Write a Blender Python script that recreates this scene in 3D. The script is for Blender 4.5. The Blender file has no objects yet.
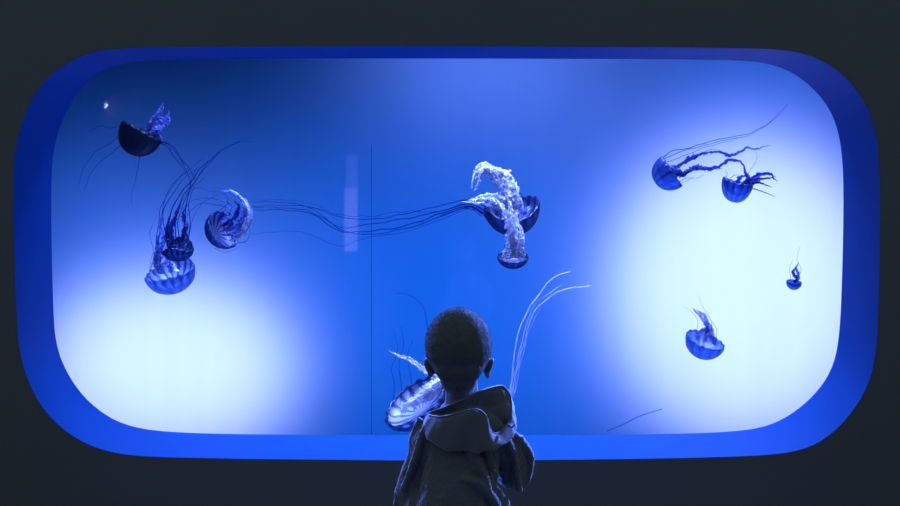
import bpy, bmesh, math, random
from mathutils import Vector, Matrix, Quaternion, noise

random.seed(7)
SC = bpy.context.scene
COL = SC.collection

# ------------------------------------------------------------------ camera
F = 900.0            # focal length in pixels of the 900 px frame
HX, HY = 470.0, 185.0  # vanishing point of the window reveal
H = 1.29             # camera height
D = 3.34             # camera to the face of the viewing wall (y = 0)
cam_d = bpy.data.cameras.new('camera')
cam_d.sensor_width = 36.0
cam_d.lens = 36.0 * F / 900.0
cam_d.shift_x = -(HX - 450) / 900.0
cam_d.shift_y = -(253 - HY) / 900.0
cam = bpy.data.objects.new('camera', cam_d)
cam.location = (0, -D, H)
cam.rotation_euler = (math.pi / 2, 0, 0)
COL.objects.link(cam)
SC.camera = cam

SC.view_settings.view_transform = 'Standard'
SC.view_settings.look = 'None'
SC.view_settings.gamma = 1
SC.view_settings.exposure = 0
SC.view_settings.use_curve_mapping = False
SC.cycles.use_denoising = True
SC.cycles.transparent_max_bounces = 24
SC.cycles.max_bounces = 10

# ------------------------------------------------------------------ world: dim room ambience
w = bpy.data.worlds.new('world')
SC.world = w
w.use_nodes = True
w.node_tree.nodes['Background'].inputs[0].default_value = (0.62, 0.82, 1.0, 1)
w.node_tree.nodes['Background'].inputs[1].default_value = 0.27


def P(px, py, dep):
    """point seen at pixel (px, py) at distance dep in front of the camera"""
    return Vector(((px - HX) * dep / F, -D + dep, H - (py - HY) * dep / F))


BACK = 5.0           # distance of the lit tank backdrop
GL = D + 0.30        # distance of the acrylic window


def area(name, loc, aim, sx, sy, power, color, shape='ELLIPSE', spread=180):
    l = bpy.data.lights.new(name, 'AREA')
    l.shape = shape
    l.size = sx
    if shape in ('ELLIPSE', 'RECTANGLE'):
        l.size_y = sy
    l.energy = power
    l.color = color
    l.spread = math.radians(spread)
    o = bpy.data.objects.new(name, l)
    o.location = loc
    o.rotation_euler = (Vector(aim) - Vector(loc)).to_track_quat('-Z', 'Y').to_euler()
    COL.objects.link(o)
    return o


def back_lamp(name, px, py, rx, ry, dist, power, color, tilt=0, spread=180):
    c = P(px, py, BACK)
    o = area(name, c + Vector((0, dist, 0)), c, rx * 2 * BACK / F, ry * 2 * BACK / F, power, color, 'ELLIPSE', spread)
    o.rotation_euler.rotate_axis('Z', math.radians(tilt))
    return o


# lamps behind the diffusing backdrop of the tank
WH = (0.40, 0.47, 1.0)
BL = (0.002, 0.145, 1.0)
back_lamp('backlight_left', 168, 368, 124, 86, 0.38, 7.0, WH, 0, 110)
back_lamp('backlight_right', 748, 292, 134, 148, 0.38, 12.2, WH, 0, 110)
back_lamp('backlight_top', 490, 60, 110, 40, 0.7, 3.2, (0.115, 0.235, 1.0), 0, 130)
back_lamp('backlight_left_wide', 170, 330, 120, 90, 0.80, 2.6, (0.26, 0.36, 1.0), 0, 130)
back_lamp('backlight_right_wide', 745, 265, 140, 140, 0.80, 6.0, (0.26, 0.34, 1.0), 0, 130)
back_lamp('backlight_blue', 480, 310, 390, 160, 0.9, 25, BL, 0, 150)
back_lamp('backlight_blue_high', 780, 90, 130, 60, 0.7, 2.6, BL, 0, 130)
back_lamp('backlight_blue_left', 90, 260, 60, 120, 0.7, 2.0, BL, 0, 130)
# lamps over the water inside the tank
area('tank_lamp_middle', (0.0, 0.85, 2.28), (0, 0.85, 0), 1.8, 0.5, 80, (0.24, 0.36, 1.0), 'RECTANGLE', 80)
area('tank_lamp_left', (-1.35, 0.85, 2.28), (-1.3, 0.85, 0), 1.0, 0.5, 26, (0.16, 0.30, 1.0), 'RECTANGLE', 80)
area('tank_lamp_right', (1.35, 0.85, 2.28), (1.3, 0.85, 0), 1.0, 0.5, 26, (0.16, 0.30, 1.0), 'RECTANGLE', 80)
for nm, lx, lz, pw, aim in (('rim_spot_left', -0.8, 2.24, 1100, (0, -1.24, 0.80)), ('rim_spot_right', 0.9, 2.24, 2300, (0, -1.24, 0.80)),
                           ('rim_spot_left_side', -2.3, 1.35, 600, (0, -1.24, 0.75)), ('rim_spot_right_side', 1.9, 1.70, 2400, (0, -1.24, 0.72))):
    sl = bpy.data.lights.new(nm, 'SPOT'); sl.energy = pw; sl.color = (0.12, 0.22, 1.0)  # added unseen spots, aimed at the child to give its rim light
    sl.spot_size = math.radians(22); sl.spot_blend = 0.6; sl.shadow_soft_size = 0.08
    so = bpy.data.objects.new(nm, sl); so.location = (lx, 1.15 if abs(lx) != 1.9 else 0.8, lz)
    so.rotation_euler = (Vector(aim) - so.location).to_track_quat('-Z', 'Y').to_euler(); COL.objects.link(so)


# ------------------------------------------------------------------ materials
def mat(name):
    m = bpy.data.materials.new(name)
    m.use_nodes = True
    nt = m.node_tree
    nt.nodes.clear()
    return m, nt, nt.nodes.new('ShaderNodeOutputMaterial')


def pbr(name, color, rough=0.6, spec=0.3, sheen=0.0, noise_amt=0.0, noise_scale=20, bump=0.0, bump_scale=40, sheen_tint=(1, 1, 1, 1), coat=0):
    m, nt, out = mat(name)
    b = nt.nodes.new('ShaderNodeBsdfPrincipled')
    b.inputs['Base Color'].default_value = (*color, 1)
    b.inputs['Roughness'].default_value = rough
    b.inputs['Specular IOR Level'].default_value = spec
    b.inputs['Sheen Weight'].default_value = sheen
    b.inputs['Sheen Roughness'].default_value = 0.35
    b.inputs['Sheen Tint'].default_value = sheen_tint
    b.inputs['Coat Weight'].default_value = coat
    tc = nt.nodes.new('ShaderNodeTexCoord')
    if noise_amt:
        n = nt.nodes.new('ShaderNodeTexNoise')
        n.inputs['Scale'].default_value = noise_scale
        nt.links.new(tc.outputs['Object'], n.inputs['Vector'])
        mx = nt.nodes.new('ShaderNodeMix')
        mx.data_type = 'RGBA'
        mx.inputs['A'].default_value = (*[c * (1 - noise_amt) for c in color], 1)
        mx.inputs['B'].default_value = (*[min(1, c * (1 + noise_amt)) for c in color], 1)
        nt.links.new(n.outputs['Fac'], mx.inputs['Factor'])
        nt.links.new(mx.outputs['Result'], b.inputs['Base Color'])
    if bump:
        n2 = nt.nodes.new('ShaderNodeTexNoise')
        n2.inputs['Scale'].default_value = bump_scale
        nt.links.new(tc.outputs['Object'], n2.inputs['Vector'])
        bp = nt.nodes.new('ShaderNodeBump')
        bp.inputs['Strength'].default_value = bump
        bp.inputs['Distance'].default_value = 0.004
        nt.links.new(n2.outputs['Fac'], bp.inputs['Height'])
        nt.links.new(bp.outputs['Normal'], b.inputs['Normal'])
    nt.links.new(b.outputs[0], out.inputs[0])
    return m


def add2(nt, a, b):
    s = nt.nodes.new('ShaderNodeAddShader')
    nt.links.new(a, s.inputs[0]); nt.links.new(b, s.inputs[1])
    return s.outputs[0]


def mix2(nt, fac, a, b):
    s = nt.nodes.new('ShaderNodeMixShader')
    if isinstance(fac, (int, float)):
        s.inputs[0].default_value = fac
    else:
        nt.links.new(fac, s.inputs[0])
    nt.links.new(a, s.inputs[1]); nt.links.new(b, s.inputs[2])
    return s.outputs[0]


def gel(name, trans, diff, fac, gloss=0.05, stripes=0, stripe_trans=None, stripe_diff=None, rough=0.3, power=1.0):
    """jelly flesh: coloured see-through + scattered light, optional radial stripes"""
    m, nt, out = mat(name)
    t = nt.nodes.new('ShaderNodeBsdfTransparent'); t.inputs[0].default_value = (*trans, 1)
    d = nt.nodes.new('ShaderNodeBsdfDiffuse'); d.inputs[0].default_value = (*diff, 1)
    l = nt.nodes.new('ShaderNodeBsdfTranslucent'); l.inputs[0].default_value = (*diff, 1)
    if stripes:
        tc = nt.nodes.new('ShaderNodeTexCoord')
        sp = nt.nodes.new('ShaderNodeSeparateXYZ'); nt.links.new(tc.outputs['Object'], sp.inputs[0])
        at = nt.nodes.new('ShaderNodeMath'); at.operation = 'ARCTAN2'
        nt.links.new(sp.outputs[0], at.inputs[0]); nt.links.new(sp.outputs[1], at.inputs[1])
        mu = nt.nodes.new('ShaderNodeMath'); mu.operation = 'MULTIPLY'; mu.inputs[1].default_value = stripes
        nt.links.new(at.outputs[0], mu.inputs[0])
        nz = nt.nodes.new('ShaderNodeTexNoise'); nz.inputs['Scale'].default_value = 22
        nt.links.new(tc.outputs['Object'], nz.inputs['Vector'])
        ad = nt.nodes.new('ShaderNodeMath'); ad.operation = 'MULTIPLY_ADD'; ad.inputs[1].default_value = 3.0
        nt.links.new(nz.outputs['Fac'], ad.inputs[0]); nt.links.new(mu.outputs[0], ad.inputs[2])
        sn = nt.nodes.new('ShaderNodeMath'); sn.operation = 'SINE'; nt.links.new(ad.outputs[0], sn.inputs[0])
        mr = nt.nodes.new('ShaderNodeMapRange'); mr.inputs[1].default_value = -0.2; mr.inputs[2].default_value = 0.7
        nt.links.new(sn.outputs[0], mr.inputs[0])
        for node, a, b in ((t, trans, stripe_trans), (d, diff, stripe_diff), (l, diff, stripe_diff)):
            mx = nt.nodes.new('ShaderNodeMix'); mx.data_type = 'RGBA'
            mx.inputs['A'].default_value = (*a, 1); mx.inputs['B'].default_value = (*b, 1)
            nt.links.new(mr.outputs[0], mx.inputs['Factor'])
            nt.links.new(mx.outputs['Result'], node.inputs[0])
    body = mix2(nt, 0.5, d.outputs[0], l.outputs[0])
    s = mix2(nt, fac, t.outputs[0], body)
    g = nt.nodes.new('ShaderNodeBsdfGlossy'); g.inputs['Roughness'].default_value = rough
    s = mix2(nt, gloss, s, g.outputs[0])
    nt.links.new(s, out.inputs[0])
    return m


def flatmat(name, kind, color):
    m, nt, out = mat(name)
    n = nt.nodes.new(kind); n.inputs[0].default_value = (*color, 1)
    nt.links.new(n.outputs[0], out.inputs[0])
    return m


def backdrop_mat():
    m, nt, out = mat('diffusing_panel')
    l = nt.nodes.new('ShaderNodeBsdfTranslucent')
    tc = nt.nodes.new('ShaderNodeTexCoord')
    mp = nt.nodes.new('ShaderNodeMapping'); mp.inputs['Scale'].default_value = (6, 1, 0.35)
    nz = nt.nodes.new('ShaderNodeTexNoise'); nz.inputs['Scale'].default_value = 1.6; nz.inputs['Detail'].default_value = 5
    nt.links.new(tc.outputs['Object'], mp.inputs[0]); nt.links.new(mp.outputs[0], nz.inputs['Vector'])
    cr = nt.nodes.new('ShaderNodeMix'); cr.data_type = 'RGBA'
    cr.inputs['A'].default_value = (0.70, 0.74, 0.76, 1); cr.inputs['B'].default_value = (0.80, 0.80, 0.84, 1)
    nt.links.new(nz.outputs['Fac'], cr.inputs['Factor'])
    nt.links.new(cr.outputs['Result'], l.inputs[0])
    nt.links.new(l.outputs[0], out.inputs[0])
    return m


def glass_mat():
    m, nt, out = mat('clear_acrylic')
    t = nt.nodes.new('ShaderNodeBsdfTransparent'); t.inputs[0].default_value = (0.985, 0.99, 1, 1)
    g = nt.nodes.new('ShaderNodeBsdfGlossy'); g.inputs['Roughness'].default_value = 0.0
    ge = nt.nodes.new('ShaderNodeNewGeometry')
    dt = nt.nodes.new('ShaderNodeVectorMath'); dt.operation = 'DOT_PRODUCT'
    nt.links.new(ge.outputs['Normal'], dt.inputs[0]); nt.links.new(ge.outputs['Incoming'], dt.inputs[1])
    ab = nt.nodes.new('ShaderNodeMath'); ab.operation = 'ABSOLUTE'; nt.links.new(dt.outputs['Value'], ab.inputs[0])
    om = nt.nodes.new('ShaderNodeMath'); om.operation = 'SUBTRACT'; om.inputs[0].default_value = 1; nt.links.new(ab.outputs[0], om.inputs[1])
    pw = nt.nodes.new('ShaderNodeMath'); pw.operation = 'POWER'; pw.inputs[1].default_value = 5; nt.links.new(om.outputs[0], pw.inputs[0])
    fr = nt.nodes.new('ShaderNodeMath'); fr.operation = 'MULTIPLY_ADD'; fr.inputs[1].default_value = 0.9; fr.inputs[2].default_value = 0.012
    nt.links.new(pw.outputs[0], fr.inputs[0])
    nt.links.new(mix2(nt, fr.outputs[0], t.outputs[0], g.outputs[0]), out.inputs[0])
    return m


def lamp_mat(name, color, strength):
    m, nt, out = mat(name)
    e = nt.nodes.new('ShaderNodeEmission'); e.inputs[0].default_value = (*color, 1); e.inputs[1].default_value = strength
    nt.links.new(e.outputs[0], out.inputs[0])
    return m


M = {}
M['wall'] = pbr('dark_painted_wall', (0.135, 0.150, 0.160), 0.9, 0.05, noise_amt=0.03, noise_scale=3)
M['floor'] = pbr('dark_carpet', (0.13, 0.13, 0.12), 0.95, 0.05, noise_amt=0.2, noise_scale=120)
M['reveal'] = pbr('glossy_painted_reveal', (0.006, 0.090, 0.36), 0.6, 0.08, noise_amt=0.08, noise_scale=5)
M['tank'] = pbr('blue_tank_lining', (0.10, 0.22, 0.50), 0.7, 0.2)
M['housing'] = pbr('black_blocker', (0.01, 0.012, 0.02), 0.9, 0.0)
M['backdrop'] = backdrop_mat()
M['seam'] = pbr('dark_joint', (0.01, 0.03, 0.08), 0.7, 0.1)
M['glass'] = glass_mat()
M['bell'] = gel('dark_bell_flesh', (0.22, 0.40, 0.66), (0.03, 0.04, 0.10), 0.45, 0.03,
                stripes=16, stripe_trans=(0.08, 0.18, 0.42), stripe_diff=(0.01, 0.015, 0.05))
M['bell_black'] = gel('opaque_bell_flesh', (0.05, 0.10, 0.30), (0.030, 0.035, 0.05), 0.8, 0.03)
M['bell_pale'] = gel('pale_bell_flesh', (0.42, 0.62, 0.88), (0.12, 0.20, 0.45), 0.40, 0.05,
                     stripes=12, stripe_trans=(0.25, 0.42, 0.75), stripe_diff=(0.06, 0.1, 0.3))
M['bell_blue'] = gel('blue_bell_flesh', (0.34, 0.56, 0.84), (0.05, 0.09, 0.22), 0.42, 0.03,
                     stripes=12, stripe_trans=(0.20, 0.38, 0.68), stripe_diff=(0.02, 0.04, 0.14))
M['under_blue'] = gel('blue_under_bell', (0.45, 0.62, 0.9), (0.16, 0.22, 0.5), 0.5, 0.03,
                      stripes=12, stripe_trans=(0.3, 0.5, 0.8), stripe_diff=(0.06, 0.10, 0.3))
M['under_pale'] = gel('lavender_under_bell', (0.8, 0.85, 1.0), (0.6, 0.62, 0.85), 0.4, 0.03,
                      stripes=10, stripe_trans=(0.5, 0.6, 0.9), stripe_diff=(0.3, 0.3, 0.6))
M['under_mid'] = gel('streaked_under_bell', (0.4, 0.55, 0.85), (0.30, 0.34, 0.55), 0.7, 0.03,
                     stripes=14, stripe_trans=(0.12, 0.22, 0.5), stripe_diff=(0.03, 0.04, 0.14))
M['under'] = gel('pale_under_bell', (0.4, 0.5, 0.8), (0.62, 0.66, 0.80), 0.8, 0.03,
                 stripes=16, stripe_trans=(0.1, 0.2, 0.5), stripe_diff=(0.10, 0.14, 0.35))
M['under_dark'] = gel('dark_under_bell', (0.3, 0.45, 0.7), (0.10, 0.14, 0.30), 0.7, 0.03,
                      stripes=16, stripe_trans=(0.1, 0.2, 0.45), stripe_diff=(0.02, 0.03, 0.10))
M['arm_pale'] = gel('pale_frilly_flesh', (0.75, 0.82, 1.0), (0.95, 0.93, 0.98), 0.88, 0.03)
M['arm_lav'] = gel('lavender_frilly_flesh', (0.72, 0.76, 0.95), (0.6, 0.6, 0.85), 0.45, 0.03)
M['arm_mid'] = gel('bluish_frilly_flesh', (0.55, 0.68, 0.95), (0.40, 0.46, 0.75), 0.55, 0.03)
M['arm_dark'] = gel('dark_frilly_flesh', (0.30, 0.42, 0.84), (0.10, 0.13, 0.36), 0.5, 0.02)
M['tent_dark'] = gel('dark_tentacle', (0.24, 0.40, 0.76), (0.03, 0.06, 0.18), 0.35, 0.0)
M['tent_faint'] = gel('faint_tentacle', (0.55, 0.70, 0.92), (0.03, 0.06, 0.2), 0.25, 0.0)
M['tent_pale'] = gel('pale_tentacle', (0.8, 0.85, 1), (0.85, 0.85, 0.95), 0.8, 0.02)
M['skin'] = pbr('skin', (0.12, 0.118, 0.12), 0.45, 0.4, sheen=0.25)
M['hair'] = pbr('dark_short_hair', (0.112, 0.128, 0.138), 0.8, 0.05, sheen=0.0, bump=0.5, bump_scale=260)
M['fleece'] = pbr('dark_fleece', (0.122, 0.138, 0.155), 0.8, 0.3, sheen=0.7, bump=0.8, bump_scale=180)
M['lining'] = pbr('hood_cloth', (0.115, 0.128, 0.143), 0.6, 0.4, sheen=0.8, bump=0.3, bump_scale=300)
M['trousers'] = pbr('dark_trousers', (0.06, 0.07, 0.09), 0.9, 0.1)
M['shoe'] = pbr('dark_shoe', (0.05, 0.05, 0.06), 0.6, 0.3)
M['rubber'] = pbr('pale_rubber_sole', (0.3, 0.3, 0.3), 0.7, 0.2)
M['eye'] = pbr('eye_white', (0.5, 0.5, 0.5), 0.2, 0.5)
M['metal'] = pbr('dark_metal', (0.05, 0.05, 0.055), 0.4, 0.5)


# ------------------------------------------------------------------ mesh helpers
def link_mesh(name, verts, faces, m, parent=None, origin=None, smooth=True):
    me = bpy.data.meshes.new(name)
    if origin is not None:
        verts = [Vector(v) - origin for v in verts]
    me.from_pydata([tuple(v) for v in verts], [], faces)
    me.update()
    for p in me.polygons:
        p.use_smooth = smooth
    o = bpy.data.objects.new(name, me)
    if m is not None:
        me.materials.append(m)
    COL.objects.link(o)
    if parent is not None:
        o.parent = parent
    elif origin is not None:
        o.location = origin
    return o


def fix_normals(o):
    bm = bmesh.new(); bm.from_mesh(o.data)
    bmesh.ops.recalc_face_normals(bm, faces=bm.faces)
    bm.to_mesh(o.data); bm.free()


def catmull(pts, n=8, closed=False):
    pts = [Vector(p) for p in pts]
    N = len(pts)
    out = []
    segs = N if closed else N - 1
    for i in range(segs):
        if closed:
            p0, p1, p2, p3 = pts[(i - 1) % N], pts[i], pts[(i + 1) % N], pts[(i + 2) % N]
        else:
            p1, p2 = pts[i], pts[i + 1]
            p0 = pts[i - 1] if i > 0 else p1 * 2 - p2
            p3 = pts[i + 2] if i + 2 < N else p2 * 2 - p1
        for k in range(n):
            t = k / n
            out.append(0.5 * ((2 * p1) + (-p0 + p2) * t + (2 * p0 - 5 * p1 + 4 * p2 - p3) * t * t + (-p0 + 3 * p1 - 3 * p2 + p3) * t ** 3))
    if not closed:
        out.append(pts[-1])
    return out


def resample(pts, step):
    L = [0]
    for a, b in zip(pts, pts[1:]):
        L.append(L[-1] + (b - a).length)
    tot = L[-1]
    n = max(4, int(tot / step))
    out = []; j = 0
    for i in range(n + 1):
        s = tot * i / n
        while j < len(L) - 2 and L[j + 1] < s:
            j += 1
        f = (s - L[j]) / max(1e-9, L[j + 1] - L[j])
        out.append(pts[j].lerp(pts[j + 1], min(1, max(0, f))))
    return out, tot


def frames(pts):
    fr = []; prev = None
    for i in range(len(pts)):
        t = (pts[min(i + 1, len(pts) - 1)] - pts[max(i - 1, 0)]).normalized()
        if prev is None:
            a = Vector((0, 1, 0)) if abs(t.y) < 0.9 else Vector((1, 0, 0))
            nrm = t.cross(a).normalized()
        else:
            nrm = (prev - t * prev.dot(t))
            nrm = nrm.normalized() if nrm.length > 1e-6 else t.orthogonal().normalized()
        prev = nrm
        fr.append((t, nrm, t.cross(nrm)))
    return fr


def tube_geo(pts, rad, sides=6):
    fr = frames(pts)
    V, Fc = [], []
    n = len(pts)
    for i, p in enumerate(pts):
        r = rad(i / (n - 1)) if callable(rad) else rad
        for k in range(sides):
            a = 2 * math.pi * k / sides
            V.append(p + (fr[i][1] * math.cos(a) + fr[i][2] * math.sin(a)) * r)
    for i in range(n - 1):
        for k in range(sides):
            k2 = (k + 1) % sides
            Fc.append((i * sides + k, i * sides + k2, (i + 1) * sides + k2, (i + 1) * sides + k))
    Fc.append(tuple(range(sides))[::-1]); Fc.append(tuple((n - 1) * sides + k for k in range(sides)))
    return V, Fc


def ruffle_geo(pts, width, seed, freq=420.0, amp=0.75, fins=3, twist=8.0):
    """frilly oral arm: fins around a spine whose outer edges ripple"""
    rnd = random.Random(seed)
    fr = frames(pts); n = len(pts); V, Fc = [], []; K = 4
    step = (pts[1] - pts[0]).length
    for f in range(fins):
        ph = rnd.uniform(0, 6.28); ph2 = rnd.uniform(0, 6.28)
        base = len(V)
        for i, p in enumerate(pts):
            u = i / (n - 1); s = i * step
            a = 2 * math.pi * f / fins + twist * s + 0.6 * math.sin(5 * u + ph)
            dr = fr[i][1] * math.cos(a) + fr[i][2] * math.sin(a)
            sd = fr[i][1] * -math.sin(a) + fr[i][2] * math.cos(a)
            w = width(u) * (0.75 + 0.45 * noise.noise(Vector((s * 60, f * 7.3 + seed, ph))) )
            for k in range(K + 1):
                q = k / K
                rip = math.sin(freq * s + ph + 1.8 * math.sin(freq * 0.37 * s + ph2)) + 0.5 * math.sin(freq * 1.9 * s + ph2)
                V.append(p + dr * (w * q) + sd * (w * amp * q ** 1.6 * rip * 0.6) + fr[i][0] * (w * 0.4 * q * q * math.sin(freq * 0.8 * s + ph2)))
        for i in range(n - 1):
            for k in range(K):
                a0 = base + i * (K + 1) + k
                Fc.append((a0, a0 + 1, a0 + K + 2, a0 + K + 1))
    return V, Fc


def empty(name, loc):
    o = bpy.data.objects.new(name, None)
    o.empty_display_size = 0.05
    o.location = loc
    COL.objects.link(o)
    return o


def tag(o, label=None, cat=None, group=None, kind=None):
    if label: o['label'] = label
    if cat: o['category'] = cat
    if group: o['group'] = group
    if kind: o['kind'] = kind
    return o


def box_geo(x0, x1, y0, y1, z0, z1):
    V = [Vector((x, y, z)) for z in (z0, z1) for y in (y0, y1) for x in (x0, x1)]
    Fc = [(0, 2, 3, 1), (4, 5, 7, 6), (0, 1, 5, 4), (2, 6, 7, 3), (0, 4, 6, 2), (1, 3, 7, 5)]
    return V, Fc


# ------------------------------------------------------------------ the setting
outer_px = [(160, 47.5), (107, 48.5), (85, 53.5), (55, 70), (35.5, 89), (17.5, 130), (13.5, 165), (13.2, 210), (15, 270), (17, 320),
            (18.5, 350), (27, 382), (46, 418), (82, 445), (121, 456), (165, 457.5), (300, 459.5), (450, 461), (600, 459.5), (735, 457),
            (793, 454.5), (822, 443), (850, 418), (871, 383), (877.5, 350), (879, 290), (880, 210), (879.5, 165), (876.5, 130), (864.5, 99),
            (846.7, 77), (825, 61), (802, 52.8), (780, 49), (735, 48), (600, 46.8), (450, 46.3), (300, 46.6)]
inner_px = [(165, 58.5), (142, 59), (110, 66.5), (92.5, 75.5), (76.5, 91.5), (55.5, 130), (51.3, 165), (51, 210), (52, 265), (53.5, 312),
            (54.5, 340), (62, 365), (80, 396), (106, 417), (134, 429.5), (180, 434), (310, 435), (450, 435.5), (590, 435), (725, 433.8),
            (765, 429), (793, 414.5), (818, 393), (834, 368), (839.8, 340), (842, 285), (843.8, 210), (843.5, 165), (839.5, 130), (829, 106),
            (814.7, 89.8), (797, 74), (777, 65.8), (755, 60.5), (715, 59.5), (600, 58.8), (450, 58.5), (300, 58.5)]
outer = catmull([P(x, y, D) for x, y in outer_px], 4, True)
inner = catmull([P(x, y, GL) for x, y in inner_px], 4, True)
NO = len(outer)
for _ in range(14):
    for ring in (outer, inner):
        ring[:] = [ring[i] * 0.5 + (ring[i - 1] + ring[(i + 1) % NO]) * 0.25 for i in range(NO)]

# viewing wall with its rounded opening
cen = Vector((-0.08, 0, H - 68 * D / F))
X0, X1, Z0, Z1 = -4.2, 4.2, 0.0, 3.0
rect = []
for v in outer:
    d = v - cen
    t = min(((X1 - cen.x) / d.x) if d.x > 1e-6 else 1e9, ((X0 - cen.x) / d.x) if d.x < -1e-6 else 1e9,
            ((Z1 - cen.z) / d.z) if d.z > 1e-6 else 1e9, ((Z0 - cen.z) / d.z) if d.z < -1e-6 else 1e9)
    rect.append(Vector((cen.x + d.x * t, 0, cen.z + d.z * t)))
for cx in (X0, X1):
    for cz in (Z0, Z1):
        k = min(range(NO), key=lambda i: (rect[i] - Vector((cx, 0, cz))).length)
        rect[k] = Vector((cx, 0, cz))
V = outer + rect
Fc = [(i, (i + 1) % NO, NO + (i + 1) % NO, NO + i) for i in range(NO)]
o = link_mesh('wall_front', V, Fc, M['wall'], smooth=False)
fix_normals(o)
if o.data.polygons[0].normal.y > 0:
    o.data.flip_normals()
tag(o, 'dark grey wall around the big rounded tank window', kind='structure')

# thick blue reveal of the window
rings = []
for k, q in enumerate((-0.004, 0.33, 0.66, 1.0)):
    rings.append([outer[i].lerp(inner[i], q) for i in range(NO)])
V = [v for r in rings for v in r]
Fc = [(a * NO + i, a * NO + (i + 1) % NO, (a + 1) * NO + (i + 1) % NO, (a + 1) * NO + i) for a in range(3) for i in range(NO)]
tag(link_mesh('trim_1', V, Fc, M['reveal']), 'deep blue-lit rounded frame of the tank window', kind='structure')

# acrylic pane
icen = Vector((-0.08, GL - D, H - 68 * GL / F))
front = [icen + (v - icen) * 1.03 + Vector((0, 0.002, 0)) for v in inner]
bk = [v + Vector((0, 0.05, 0)) for v in front]
V = front + bk
Fc = [tuple(range(NO)), tuple(range(2 * NO - 1, NO - 1, -1))] + [(i, NO + i, NO + (i + 1) % NO, (i + 1) % NO) for i in range(NO)]
o = link_mesh('window_1', V, Fc, M['glass'], smooth=False); fix_normals(o)
tag(o, 'clear acrylic pane of the jellyfish tank', kind='structure')

# tank: lining (sides, top, bottom) and diffusing backdrop with its joint
by = BACK - D
tx0, tx1, tz0, tz1 = -2.45, 2.25, -0.35, 2.3
gy = GL - D + 0.052


def tank_ring(y, mgn):
    pts = []
    for v in inner:
        d = v - icen
        t = min(((tx1 - icen.x) / d.x) if d.x > 1e-6 else 1e9, ((tx0 - icen.x) / d.x) if d.x < -1e-6 else 1e9,
                ((tz1 - icen.z) / d.z) if d.z > 1e-6 else 1e9, ((tz0 - icen.z) / d.z) if d.z < -1e-6 else 1e9)
        pts.append(Vector((icen.x + d.x * t, y, icen.z + d.z * t)))
    return pts


r0 = [v.copy() for v in inner]
gy = GL - D - 0.02
r1 = tank_ring(gy + 0.02, 0)
for ring in (r1,):
    for cx in (tx0, tx1):
        for cz in (tz0, tz1):
            k = min(range(NO), key=lambda i: (ring[i] - Vector((cx, gy + 0.02, cz))).length)
            ring[k] = Vector((cx, gy + 0.02, cz))
r2 = [Vector((v.x, by, v.z)) for v in r1]
V = r0 + r1 + r2
Fc = [(a * NO + i, a * NO + (i + 1) % NO, (a + 1) * NO + (i + 1) % NO, (a + 1) * NO + i) for a in range(2) for i in range(NO)]
tag(link_mesh('wall_tank_sides', V, Fc, M['tank'], smooth=False), 'blue lining on the sides of the tank', kind='structure')
xs = P(371.5, 200, BACK).x
V, Fc = box_geo(tx0, tx1, by, by + 0.01, tz0, tz1)
V = [Vector((tx0, by, tz0)), Vector((tx1, by, tz0)), Vector((tx1, by, tz1)), Vector((tx0, by, tz1))]
tag(link_mesh('wall_tank_backdrop', V, [(0, 1, 2, 3)], M['backdrop'], smooth=False), 'backlit blue and white backdrop behind the jellyfish', kind='structure')
z_hi = P(0, 145, BACK).z
V, Fc = box_geo(xs - 0.0011, xs + 0.0011, by - 0.004, by - 0.0005, tz0, z_hi)
tag(link_mesh('trim_2', V, Fc, M['seam'], smooth=False), 'thin dark vertical joint in the tank backdrop', kind='structure')

# unseen dark box added round tank and lamps, keeps world light off the backdrop
V, Fc = box_geo(-3.2, 3.2, 0.02, 4.2, -0.6, 2.9)
tag(link_mesh('wall_blocker', V, [f for i, f in enumerate(Fc) if i != 2], M['housing'], smooth=False), 'unseen dark box added behind the tank to block stray light', kind='structure')

# room: floor and the wall behind the visitors
V, Fc = box_geo(X0, X1, -5.2, 0.0, -0.05, 0.0)
tag(link_mesh('floor', V, Fc, M['floor'], smooth=False), 'dark carpeted floor in front of the tank', kind='structure')
V, Fc = box_geo(X0, X1, -5.2, -5.1, 0.0, 3.0)
tag(link_mesh('wall_back', V, Fc, M['wall'], smooth=False), 'dark wall behind the visitors', kind='structure')


def mirror_pt(px, py, y):
    dep = GL + (GL - D - y)
    p = P(px, py, dep)
    return Vector((p.x, y, p.z))


a = mirror_pt(343.5, 188, -5.06); b = mirror_pt(357, 252, -5.06); c = mirror_pt(344, 155, -5.06)
root = empty('mirror_panel', ((a.x + b.x) / 2, -5.1, b.z))  # glowing panel added behind the camera so it mirrors in the pane
V, Fc = box_geo(a.x - 0.015, b.x + 0.015, -5.1, -5.062, b.z - 0.015, c.z + 0.015)
link_mesh('housing', V, Fc, M['metal'], root, Vector(root.location), False)
V, Fc = box_geo(a.x, b.x, -5.066, -5.055, b.z, a.z)
link_mesh('glow_face', V, Fc, lamp_mat('lavender_glow', (0.55, 0.48, 1.0), 5.0), root, Vector(root.location), False)
V, Fc = box_geo(a.x + .02, b.x, -5.066, -5.055, a.z + 0.004, c.z)
link_mesh('glow_face', V, Fc, lamp_mat('faint_lavender_glow', (0.5, 0.5, 1.0), 1.8), root, Vector(root.location), False)
tag(root, 'unseen glowing panel added for the pale reflection left of centre in the pane', 'light')
p = mirror_pt(105, 105.5, -5.03)
root = empty('wall_lamp', (p.x, -5.1, p.z))
bm = bmesh.new(); bmesh.ops.create_uvsphere(bm, u_segments=16, v_segments=10, radius=0.026)
me = bpy.data.meshes.new('bulb'); bm.to_mesh(me); bm.free(); me.materials.append(lamp_mat('bulb_glow', (0.75, 0.85, 1), 130))
o = bpy.data.objects.new('bulb', me); COL.objects.link(o); o.parent = root; o.location = (0, 0.07, 0)
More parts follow.
